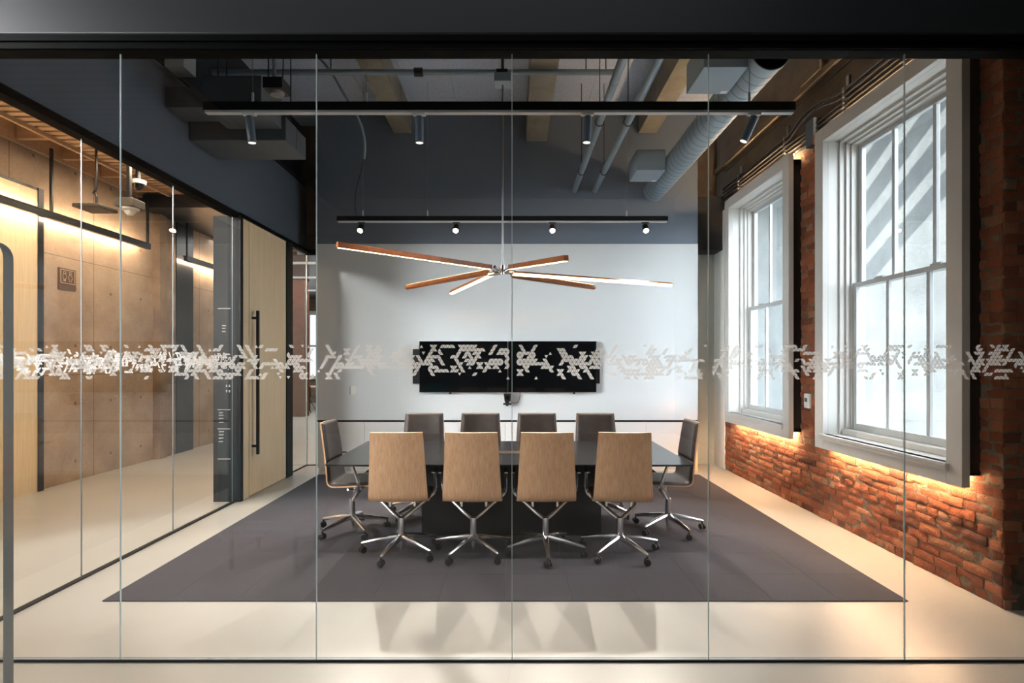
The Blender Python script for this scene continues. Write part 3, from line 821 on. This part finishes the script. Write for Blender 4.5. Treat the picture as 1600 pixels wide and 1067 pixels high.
# ------------------------------------------------------------------ chairs
PROF = smooth([(.285, .435), (.262, .456), (.20, .462), (.08, .458), (-.05, .452), (-.115, .455), (-.15, .474), (-.166, .51), (-.176, .58), (-.190, .70), (-.212, .86), (-.236, 1.005)], 4)
PROF = [Vector((p.x, p.y, 0)) for p in [Vector(q) if len(q) == 3 else Vector((q[0], q[1], 0)) for q in PROF]]
acc = [0.0]
for a, b in zip(PROF, PROF[1:]): acc.append(acc[-1]+(b-a).length)
TOT = acc[-1]
def prof(v):
    s = v*TOT
    for i in range(len(acc)-1):
        if s <= acc[i+1] or i == len(acc)-2:
            k = (s-acc[i])/(acc[i+1]-acc[i]); return PROF[i].lerp(PROF[i+1], max(0, min(1, k)))
VB = .44
def shellfn(u, v, inset=0.):
    p = prof(v); w_ = .232 if v < .40 else .232-.034*((v-.40)/.60)
    w_ -= inset
    s = 2*u-1
    back = max(0, min(1, (v-.38)/.15))
    return (s*w_, p.x+back*.022*s*s, p.y+(1-back)*.008*s*s)
def make_chair(label):
    t = thing('office_chair', label, 'chair', group='chairs round the conference table')
    obj('seat_shell', MB().sheet(lambda u, v: shellfn(u, v), 12, 44, .012), M['oak'], t, world=False)
    def pad(v0, v1):
        def fn(u, v): return shellfn(u, v0+(v1-v0)*v, .0015)
        def th(u, v):
            e = min(u, 1-u)*14; g = min(v, 1-v)*14
            return -.003-.021*(1-(1-min(1, e))**2)*(1-(1-min(1, g))**2)
        return MB().sheet(fn, 18, 30, th)
    obj('seat_cushion', pad(.012, .645), M['leather'], t, world=False, angle=60)
    obj('back_cushion', pad(.647, .998), M['leather'], t, world=False, angle=60)
    q = MB(); q.tube([(0, 0, .045), (0, 0, .10), (0, 0, .101), (0, 0, .285)], [.019, .019, .027, .027], 18)
    q.tube([(0, 0, .27), (0, 0, .292), (0, 0, .30)], [.028, .028, .012], 18)
    obj('column', q, M['chrome'], t, world=False)
    for k in range(5):
        q = MB(); q.tube([(.012, 0, .128), (.04, 0, .132), (.18, 0, .112), (.30, 0, .088), (.322, 0, .084)], [.025, .026, .020, .0145, .010], 10)
        lg = obj('leg', q, M['chrome'], t, world=False)
        lg.rotation_euler.z = 2*PI*k/5
        q = MB(); q.cyl((.312, 0, .086), (.312, 0, .05), .008, 8)
        dx, dy = math.cos(.9+k), math.sin(.9+k)
        for s in (-1, 1):
            q.tube([(.312-dy*s*.006, dx*s*.006, .034), (.312-dy*s*.008, dx*s*.008, .034), (.312-dy*s*.022, dx*s*.022, .034), (.312-dy*s*.024, dx*s*.024, .034)], [.022, .0265, .0265, .021], 16)
        obj('caster', q, M['rubber'], lg, world=False)
    for s in (-1, 1):
        q = MB()
        q.tube(smooth([(0, .0, .275), (.06*s, .025, .315), (.15*s, .075, .385), (.235*s, .12, .445), (.258*s, .13, .485), (.263*s, .12, .53), (.263*s, .095, .60), (.263*s, .075, .655)], 5), [.0185]*18+[.0155]*18, 10)
        q.cyl((.10*s, .055, .355), (.10*s, .055, .452), .0135, 12)
        ar = obj('armrest', q, M['chrome'], t, world=False)
        q = MB().tube([(.263*s, -.055, .66), (.263*s, -.05, .66), (.263*s, .17, .66), (.263*s, .178, .66)], [.014, .02, .02, .014], 12, flat=.42)
        obj('arm_pad', q, M['chrome'], ar, world=False)
    q = MB(); q.box((-.12, .0, .43), (.12, .16, .452)); obj('tilt_plate', q, M['rubber'], t, world=False, bevel=.005)
    q = MB().tube([(.02, .10, .40), (.12, .06, .405), (.20, .02, .425)], [.006, .005, .008], 8)
    obj('lever', q, M['chrome'], t, world=False)
    return t
spots = [
 (-.890, 4.275, 2, -35, 'oak-backed office chair on the near side of the table, leftmost of four'),
 (-.310, 4.275, 0, -50, 'oak-backed office chair on the near side of the table, second from the left'),
 (.269, 4.275, 0, -90, 'oak-backed office chair on the near side of the table, second from the right'),
 (.868, 4.275, -2, -61, 'oak-backed office chair on the near side of the table, rightmost of four'),
 (-1.455, 4.84, -90, -54, 'office chair at the left end of the table, turned sideways'),
 (1.430, 4.87, 90, -72, 'office chair at the right end of the table, turned sideways'),
 (-.920, 5.36, 180, 20, 'brown leather chair on the far side of the table, leftmost of four'),
 (-.330, 5.36, 180, 50, 'brown leather chair on the far side of the table, second from the left'),
 (.260, 5.36, 180, 20, 'brown leather chair on the far side of the table, second from the right'),
 (.874, 5.36, 180, 33, 'brown leather chair on the far side of the table, rightmost of four')]
ch0 = None
for x, y, rz, la, lab in spots:
    if ch0 is None: c_ = ch0 = make_chair(lab)
    else: c_ = copy_tree(ch0)
    c_['label'] = lab
    c_.location = (x, y, .007); c_.rotation_euler.z = R(rz)
    for k, l_ in enumerate([o for o in bpy.data.objects if o.parent == c_ and o.name.startswith('leg')]): l_.rotation_euler.z = R(la-rz+72*k)

# ------------------------------------------------------------------ pendant
hub = Vector((-.085, 4.80, 2.36))
t = thing('pendant_lamp', 'branching wood and light bar pendant over the table', 'pendant lamp', hub)
q = MB().tube([(hub.x, hub.y, 2.37), (hub.x, hub.y, 4.048)], .008, 10); obj('stem', q, M['steel'], t)
q = MB(); q.cyl(hub+Vector((0, 0, -.02)), hub+Vector((0, 0, .06)), .022, 14); q.tube([hub+Vector((-.13, .02, -.02)), hub, hub+Vector((.10, 0, .0))], .02, 10); q.tube([hub+Vector((-.07, -.1, .03)), hub, hub+Vector((.09, -.06, .03))], .014, 10)
obj('hub', q, M['chrome'], t)
arms = [  # start px, end px, start depth, end depth, lit face direction
 ((767, 417), (527, 382), 4.72, 3.75, (0, .25, -1)),
 ((797, 417), (885, 403), 4.72, 3.70, (0, .25, -1)),
 ((799, 427), (1050, 445), 4.85, 5.25, (0, -.9, -.45)),
 ((800, 430), (929, 449), 4.88, 5.75, (0, .6, .8)),
 ((763, 425), (635, 449), 4.88, 5.70, (0, .6, .8)),
 ((772, 426), (705, 457), 4.84, 5.60, (0, -.75, -.6))]
for a, b, ya, yb, nrm in arms:
    p0, p1 = Vector(px(*a, ya)), Vector(px(*b, yb)); d_ = (p1-p0).normalized()
    n = Vector(nrm); n = (n-d_*n.dot(d_)).normalized()
    ar = obj('arm', MB().obox(p0, p1, .036, .040, n), M['pend_wood'], t, bevel=.002)
    obj('diffuser', MB().obox(p0+d_*.01+n*.0215, p1-d_*.01+n*.0215, .026, .006, n), M['led'], ar)
t = thing('pendant_junction_box', 'grey junction box high above the table that carries the pendant stem', 'junction box', (hub.x, 4.8, 4.05))
q = MB(); q.box((hub.x-.075, 4.73, 4.05), (hub.x+.075, 4.87, 4.13)); obj('box', q, M['ductbox'], t, bevel=.004)
q = MB(); q.box((hub.x-.055, 4.75, 4.13), (hub.x+.045, 4.85, 4.17)); q.cyl((hub.x, 4.8, 4.17), (hub.x, 4.8, CZ), .014, 10); obj('hanger', q, M['darkpanel'], t)

# ------------------------------------------------------------------ tracks and spots
TZ = 3.35
def track(name_label, Y, xs0, xs1, wires, bh=.059):
    t = thing('light_track', name_label, 'light track', ((xs0+xs1)/2, Y, TZ-.03), group='suspended light tracks')
    obj('rail', box((xs0, Y-.022, TZ-.028), (xs1, Y+.022, TZ+.031)), M['black'], t)
    obj('lower_lip', box((xs0+.01, Y-.020, TZ-.045), (xs1-.01, Y+.020, TZ-.0285)), M['alu'], t)
    for x in wires:
        wr = obj('suspension_wire', MB().tube([(x, Y, TZ+.03), (x, Y, CZ)], .0025, 6), M['steel'], t)
        obj('gripper', MB().tube([(x, Y, TZ+.03), (x, Y, TZ+.05), (x, Y, TZ+.10), (x, Y, TZ+.105)], [.012, .009, .009, .004], 10), M['alu'], wr)
    return t
track('black suspended light track nearest the front glass', 3.76, -2.175, 1.998, (-1.835, -1.03, 1.68))
track('black suspended light track in front of the white rear wall', 6.70, -2.204, 1.962, (-1.88, -1.065, 1.445))
rail_ords = ['leftmost', 'second from the left', 'third from the left', 'rightmost']
def spot(x, Y, top, axis, L, r, label, lit, energy, group, col, cone):
    ax = Vector(axis).normalized(); p = Vector((x, Y, TZ-.046))
    t = thing('track_spotlight', label, 'spotlight', p, group=group)
    q = MB(); q.box((x-.045, Y-.016, TZ-.058), (x+.045, Y+.016, TZ-.0455)); obj('adapter', q, M['plastic'] if not lit else M['black'], t)
    pv = Vector((x, Y, TZ-.046-top)); obj('stem', MB().cyl((x, Y, TZ-.05), pv, .006, 8), M['black'], t)
    a, b = pv-ax*.015, pv+ax*L
    obj('barrel', MB().tube([a, a+ax*.004, b-ax*.003, b], [r*.85, r, r, r*.96], 24), M['black'] if lit else M['navy2'], t)
    obj('lens', MB().cyl(b-ax*.0005, b+ax*.002, r*.86, 24), M['spotlens'] if lit else M['downlens'], t)
    if energy:
        l = bpy.data.lights.new('spot_beam', 'SPOT'); l.energy = energy; l.color = col; l.spot_size = R(cone); l.spot_blend = .3; l.shadow_soft_size = .02
        lo = bpy.data.objects.new('spot_beam', l); C.objects.link(lo); lo.location = b+ax*.03; lo.rotation_euler = ax.to_track_quat('-Z', 'Y').to_euler()
for k, (xx, ax) in enumerate(((390, (.06, .10, -1)), (655, (0, .08, -1)), (918, (-.03, .05, -1)), (1178, (-.42, .15, -1)))):
    spot((xx-800)*3.76/F, 3.76, .035, ax, .165, .029, f'slim cylinder spotlight under the front track, {rail_ords[k]}', False, 26, 'spots on the front track', (1, .95, .88), 80)
for k, xx in enumerate((565, 713, 863, 1008)):
    spot((xx-800)*6.70/F, 6.70, .05, (-.03, -.72, -.80), .09, .036, f'glowing black spotlight under the rear track, {rail_ords[k]}', True, 115, 'spots on the rear track', (1, .92, .82), 66)
t = thing('track_feed_cable', 'grey conduit and thin black cable feeding the rear light track', 'cable', px(566, 338, 6.66))
obj('conduit', MB().tube(smooth([(-2.6, 5.9, 4.99), px(497, 90, 5.9), px(545, 160, 6.0), px(562, 190, 6.1), px(570, 222, 6.2), px(569, 248, 6.3)]), .014, 8), M['pipe'], t)
obj('cable', MB().tube(smooth([px(569, 248, 6.3), px(562, 275, 6.4), px(556, 300, 6.55), px(555, 322, 6.66), px(557, 336.2, 6.69)]), .005, 6), M['black'], t)

# ------------------------------------------------------------------ pipes, ducts, boxes overhead
t = thing('sprinkler_pipe', 'grey sprinkler pipe crossing the ceiling from left to right', 'pipe', (-.7, 5.6, 4.58))
obj('pipe_run', MB().tube([(-3.16, 5.6, 4.60), (1.10, 5.6, 4.60)], .029, 16), M['pipe'], t)
for x in (-.985,): obj('coupling', MB().tube([(x-.05, 5.6, 4.6), (x-.045, 5.6, 4.6), (x+.045, 5.6, 4.6), (x+.05, 5.6, 4.6)], [.032, .045, .045, .032], 14), M['darkpanel'], t)
for x in (-1.91, -2.5, .78, .99): obj('hanger_rod', MB().tube([(x, 5.6, 4.62), (x, 5.6, CZ)], .006, 8), M['darkpanel'], t)
for k, X in enumerate((.883, 1.17)):
    t = thing('refrigerant_pipe', f'{["left","right"][k]} of the two long grey pipes running back to the dark wall', 'pipe', (X, 5.5, 3.92), group='twin ceiling pipes')
    q = MB(); pts = [(X, 2.92+i*.3, 3.965) for i in range(15)]+[(X, RY, 3.965)]
    q.tube(pts, .037, 16); obj('pipe_run', q, M['pipe'], t)
    for yy in (4.6, 5.9, 6.6):
        obj('pipe_joint', MB().tube([(X, yy-.012, 3.965), (X, yy+.012, 3.965)], .0395, 16), M['pipe'], t)
    for yy in (5.35, 6.75):
        q = MB().tube([(X, yy, 4.0), (X, yy, CZ)], .005, 8); q.tube([(X+.045*math.cos(a), yy, 3.965+.045*math.sin(a)) for a in [2*PI*i/16 for i in range(17)]], .005, 6)
        obj('hanger_rod', q, M['darkpanel'], t)
t = thing('spiral_duct', 'large grey spiral duct running to the rear wall', 'duct', (2.0, 6, 3.8))
q = MB(); q.tube([(2.0, 4.12+i*.05, 3.955) for i in range(68)]+[(2.0, RY, 3.955)], .15, 36)
obj('duct_run', q, M['duct'], t, angle=60)
q = MB()
for i in range(30):   # spiral seam lying on the duct
    yy = 4.15+i*.112
    q.tube([(2.0+.1505*math.cos(a), yy+.11*a/(2*PI), 3.955+.1505*math.sin(a)) for a in [2*PI*j/36 for j in range(37)]], .0016, 5, cap=False)
obj('spiral_seam', q, mat('seam_shadow', (66, 74, 80), .5), t)
obj('end_cap', MB().tube([(2.0, 4.10, 3.955), (2.0, 4.119, 3.955)], .148, 36), M['darkpanel'], t)
obj('collar', MB().tube([(2.0, 4.10, 3.955), (2.0, 4.14, 3.955)], .157, 36), M['duct'], t)
for k, y0 in enumerate((4.15, 6.38)):
    t = thing('duct_diffuser_box', f'square grey air box beside the spiral duct, {["nearer","farther"][k]} one', 'air box', (1.68, y0+.2, 3.85), group='air boxes on the spiral duct')
    obj('box', box((1.50, y0, 3.85), (1.845, y0+.42, 4.10)), M['ductbox'], t, bevel=.004)
    q = MB(); q.prism([(1.845, y0+.02), (1.8485, y0+.02), (1.8485, y0+.60), (1.845, y0+.42), (1.72, y0+.42)], 3.853, 4.07, 2)
    obj('taper', q, M['ductbox'], t)
    obj('label_tag', box((1.78, y0+.36, 3.846), (1.83, y0+.40, 3.8497)), M['plastic'], t)
t = thing('fan_coil_unit', 'dark grey fan coil unit hung against the left bulkhead, nearer one', 'air unit', (-2.45, 4.83, 3.75), group='fan coil units')
obj('casing', box((-2.69, 4.62, 3.75), (-2.18, 5.03, 4.04)), M['ac'], t, bevel=.005)
q = MB(); q.box((-3.068, 4.7, 3.80), (-2.69, 4.98, 3.98)); obj('return_duct', q, M['ac'], t)
for x, y in ((-2.6, 4.7), (-2.27, 4.95)): obj('hanger_rod', MB().cyl((x, y, 4.04), (x, y, CZ), .006, 8), M['darkpanel'], t)
t = thing('fan_coil_unit', 'dark grey fan coil unit hung against the left bulkhead, farther and lower one', 'air unit', (-2.6, 5.3, 3.65), group='fan coil units')
obj('casing', box((-3.06, 5.04, 3.65), (-2.145, 5.53, 3.875)), M['ac'], t, bevel=.005)
q = MB(); q.box((-2.16, 5.28, 3.66), (-2.142, 5.285, 3.87)); obj('seam', q, M['darkpanel'], t)
for x, y in ((-2.9, 5.4), (-2.27, 5.45)): obj('hanger_rod', MB().cyl((x, y, 3.875), (x, y, CZ), .006, 8), M['darkpanel'], t)
t = thing('ceiling_sensor', 'dark box with a pale disc hung on a rod near the fan coil unit', 'sensor', (-1.95, 4.4, 3.74))
q = MB(); q.box((-2.03, 4.32, 3.78), (-1.87, 4.48, 3.87)); obj('box', q, M['darkpanel'], t, bevel=.004)
obj('disc', MB().ring([(0, 0), (.05, .003), (.062, .02), (.062, .035), (0, .035)], (-1.95, 4.4, 3.75), 24), M['greyplastic'], t)
obj('rod', MB().cyl((-1.97, 4.4, 3.87), (-1.97, 4.4, CZ), .016, 10), M['pipe'], t)
obj('cable', MB().tube(smooth([(-1.90, 4.4, 3.87), (-1.895, 4.4, 4.1), (-1.91, 4.4, 4.2), (-1.89, 4.4, 4.3), (-1.90, 4.4, 4.6), (-1.9, 4.4, CZ)]), .005, 6), M['black'], t)
t = thing('control_box', 'small white box with faint markings high on the left bulkhead', 'control box', (-3.0, 4.8, 4.17))
obj('housing', box((-3.09, 4.72, 4.17), (-2.915, 4.90, 4.42)), M['plastic'], t, bevel=.004)
q = MB()
for z, x0, x1 in ((4.36, -2.96, -2.935), (4.345, -2.985, -2.945), (4.31, -2.955, -2.93), (4.33, -3.01, -2.995)): q.box((x0, 4.7185, z), (x1, 4.7205, z+.008))
obj('markings', q, M['greyplastic'], t)
# conduits above the windows
cz = [3.80, 3.845, 3.89, 3.935, 3.985, 4.035]
cn = ['lowest', 'second from the bottom', 'third from the bottom', 'third from the top', 'second from the top', 'topmost']
for k, z in enumerate(cz):
    jog = .07 if k >= 4 else -.015
    pts = [(BX-.035, 7.66, z), (BX-.035, 6.0, z), (BX-.035, 5.85, z), (BX-.05, 5.55, z+jog), (BX-.05, 5.25, z+jog), (BX-.035, 4.95, z), (BX-.035, 4.8, z), (BX-.035, 3.36, z)]
    tag(obj('conduit', MB().tube(smooth(pts, 5), .011 if k < 4 else .016, 8), M['conduit']), f'dark conduit running above the windows, {cn[k]} of six', 'conduit', 'conduits above the windows')
tag(obj('conduit', MB().tube([(BX-.02, 7.6, 4.27), (BX-.02, 3.4, 4.27)], .007, 8), M['conduit']), 'single thin conduit on the concrete well above the window pipes', 'conduit')
for k, yy in enumerate((7.12, 5.92, 4.86)):
    q = MB(); q.box((BX-.012, yy-.02, 3.78), (BX+.012, yy+.02, 4.17))
    for z in cz: q.box((BX-.055, yy-.012, z-.018), (BX-.0515, yy+.012, z+.018)); q.box((BX-.055, yy-.012, z-.0205), (BX-.01, yy+.012, z-.0168)); q.box((BX-.055, yy-.012, z+.0168), (BX-.01, yy+.012, z+.0205))
    tag(obj('conduit_strut', q, M['steel'], bevel=.002), f'steel strut clamping the conduits, {["over the left edge","over the right edge"][k] if k < 2 else "over the left corner"} of the {["farther","farther","nearer"][k]} window', 'strut', 'conduit struts')
t = thing('wall_junction_box', 'small dark junction box on the concrete between the two windows', 'junction box', (BX-.05, 5.36, 3.72))
obj('box', box((BX-.085, 5.28, 3.72), (BX-.01, 5.42, 3.98)), M['navy2'], t, bevel=.004)
obj('cover', box((BX-.088, 5.20, 3.70), (BX-.02, 5.278, 3.79)), M['oakedge'], t, bevel=.003)
tag(obj('strip_lead', MB().tube(smooth([(3.01, 5.66, 3.768), (3.005, 5.60, 3.80), (3.005, 5.52, 3.765), (3.01, 5.44, 3.76), (3.05, 5.38, 3.76), (3.06, 5.35, 3.68)]), .006, 8), M['plastic']), 'pale lead looping from the light strip to the wall between the windows', 'cable')

# ------------------------------------------------------------------ clear screen and teal seat at the left edge of the lobby
t = thing('clear_screen', 'thick clear screen with rounded corner at the far left foreground', 'screen', (-1.3, 1.01, 0))
q = MB(); X1 = -.958; Z1 = 1.78; rr = .035
poly = [(-1.75, .02), (X1, .02)]+[(X1-rr+rr*math.cos(a), Z1-rr+rr*math.sin(a)) for a in [i*PI/2/8 for i in range(9)]]+[(-1.75, Z1)]
q.prism(poly, 1.0, 1.021, 1)
for i in range(2, len(q.f)): q.mi[i] = 1
q.mi[0] = q.mi[1] = 0
obj('panel', q, [M['glass'], M['screenedge']], t, flat=True)
q = MB(); q.box((-1.6, .85, 0), (-1.5, 1.17, .02)); q.box((-1.2, .85, 0), (-1.1, 1.17, .02)); obj('foot', q, M['steel'], t)
t = thing('teal_armchair', 'teal upholstered armchair, just its side showing behind the clear screen', 'armchair', (-1.86, 1.3, 0))
obj('seat', box((-2.1, 1.06, .2), (-1.62, 1.46, .44)), M['teal'], t, bevel=.05)
obj('backrest', box((-2.18, 1.46, .3), (-1.53, 1.60, 1.03)), M['teal'], t, bevel=.05)
obj('arm', box((-1.63, 1.04, .2), (-1.54, 1.5, .66)), M['teal'], t, bevel=.03)
obj('arm', box((-2.2, 1.04, .2), (-2.1, 1.5, .66)), M['teal'], t, bevel=.03)
for x in (-2.1, -1.62):
    for y in (1.1, 1.52): obj('leg', MB().cyl((x, y, 0), (x, y, .31), .018, 10), M['black'], t)

# ------------------------------------------------------------------ light
def area(name, loc, size, energy, col, rot, spread=None):
    l = bpy.data.lights.new(name, 'AREA'); l.shape = 'RECTANGLE'; l.size, l.size_y = size; l.energy = energy; l.color = col
    if spread: l.spread = spread
    o = bpy.data.objects.new(name, l); C.objects.link(o); o.location = loc; o.rotation_euler = rot
    return o
for (a, b), nm in zip(WIN, 'ab'):
    o = area('window_portal', (3.33, (a+b)/2, (WZ0+WZ1)/2), (2.75, 1.42), 1, (1, 1, 1), (0, R(90), 0)); o.data.cycles.is_portal = True
area('front_floor_fill', (-.6, 1.2, 4.95), (5, 1.2), 9, (1, .98, .96), (0, 0, 0))  # unseen soft lamp added to brighten the front floor
area('lobby_side_fill', (-9.3, .2, 2.5), (3.4, 3.0), 52, (.97, .99, 1), Vector((9.3, 7.3, -.9)).to_track_quat('-Z', 'Y').to_euler(), R(44))  # added fill from the left for rear wall and chair backs, no window built
area('rear_wall_left_fill', (-5.0, 1.2, 4.2), (.8, .8), 62, (1, .985, .96), Vector((4, 6.3, -3.0)).to_track_quat('-Z', 'Y').to_euler(), R(70))  # added fill without a fixture, lifts the left end of the white wall
area('corridor_fill', (-4.4, 7, 4.0), (.3, 6), 70, (1, .78, .55), (0, 0, 0))  # warm fill added over the corridor, no lamps behind it
area('far_office_fill', (-6, 14, 3.85), (4, 8), 130, (1, .97, .93), (0, 0, 0))  # overhead fill added for the far office, no fixture
sun = bpy.data.lights.new('sun', 'SUN'); sun.energy = 18; sun.angle = R(.6); sun.color = (1, .97, .92)
so = bpy.data.objects.new('sun', sun); C.objects.link(so)
so.rotation_euler = Vector((.16, .84, -.52)).to_track_quat('-Z', 'Y').to_euler()

wd = bpy.data.worlds.new('world'); S.world = wd; wd.use_nodes = True
bg = wd.node_tree.nodes['Background']; bg.inputs[0].default_value = (.86, .93, 1, 1); bg.inputs[1].default_value = 4.7

# ------------------------------------------------------------------ camera
cd = bpy.data.cameras.new('camera'); co = bpy.data.objects.new('camera', cd); C.objects.link(co)
cd.sensor_width = 36; cd.sensor_fit = 'HORIZONTAL'; cd.lens = F/1600*36; cd.shift_y = 31.5/1600
cd.clip_start = .02; cd.clip_end = 200
co.location = (0, 0, EYE); co.rotation_euler = (R(90), 0, 0)
S.camera = co
S.view_settings.view_transform = 'Standard'; S.view_settings.look = 'None'; S.view_settings.gamma = 1; S.view_settings.use_curve_mapping = False
S.view_settings.exposure = 1.45
S.cycles.max_bounces = 10; S.cycles.diffuse_bounces = 5; S.cycles.glossy_bounces = 5; S.cycles.transparent_max_bounces = 24
S.cycles.caustics_reflective = False; S.cycles.caustics_refractive = False
S.cycles.sample_clamp_indirect = 8
S.cycles.use_denoising = True
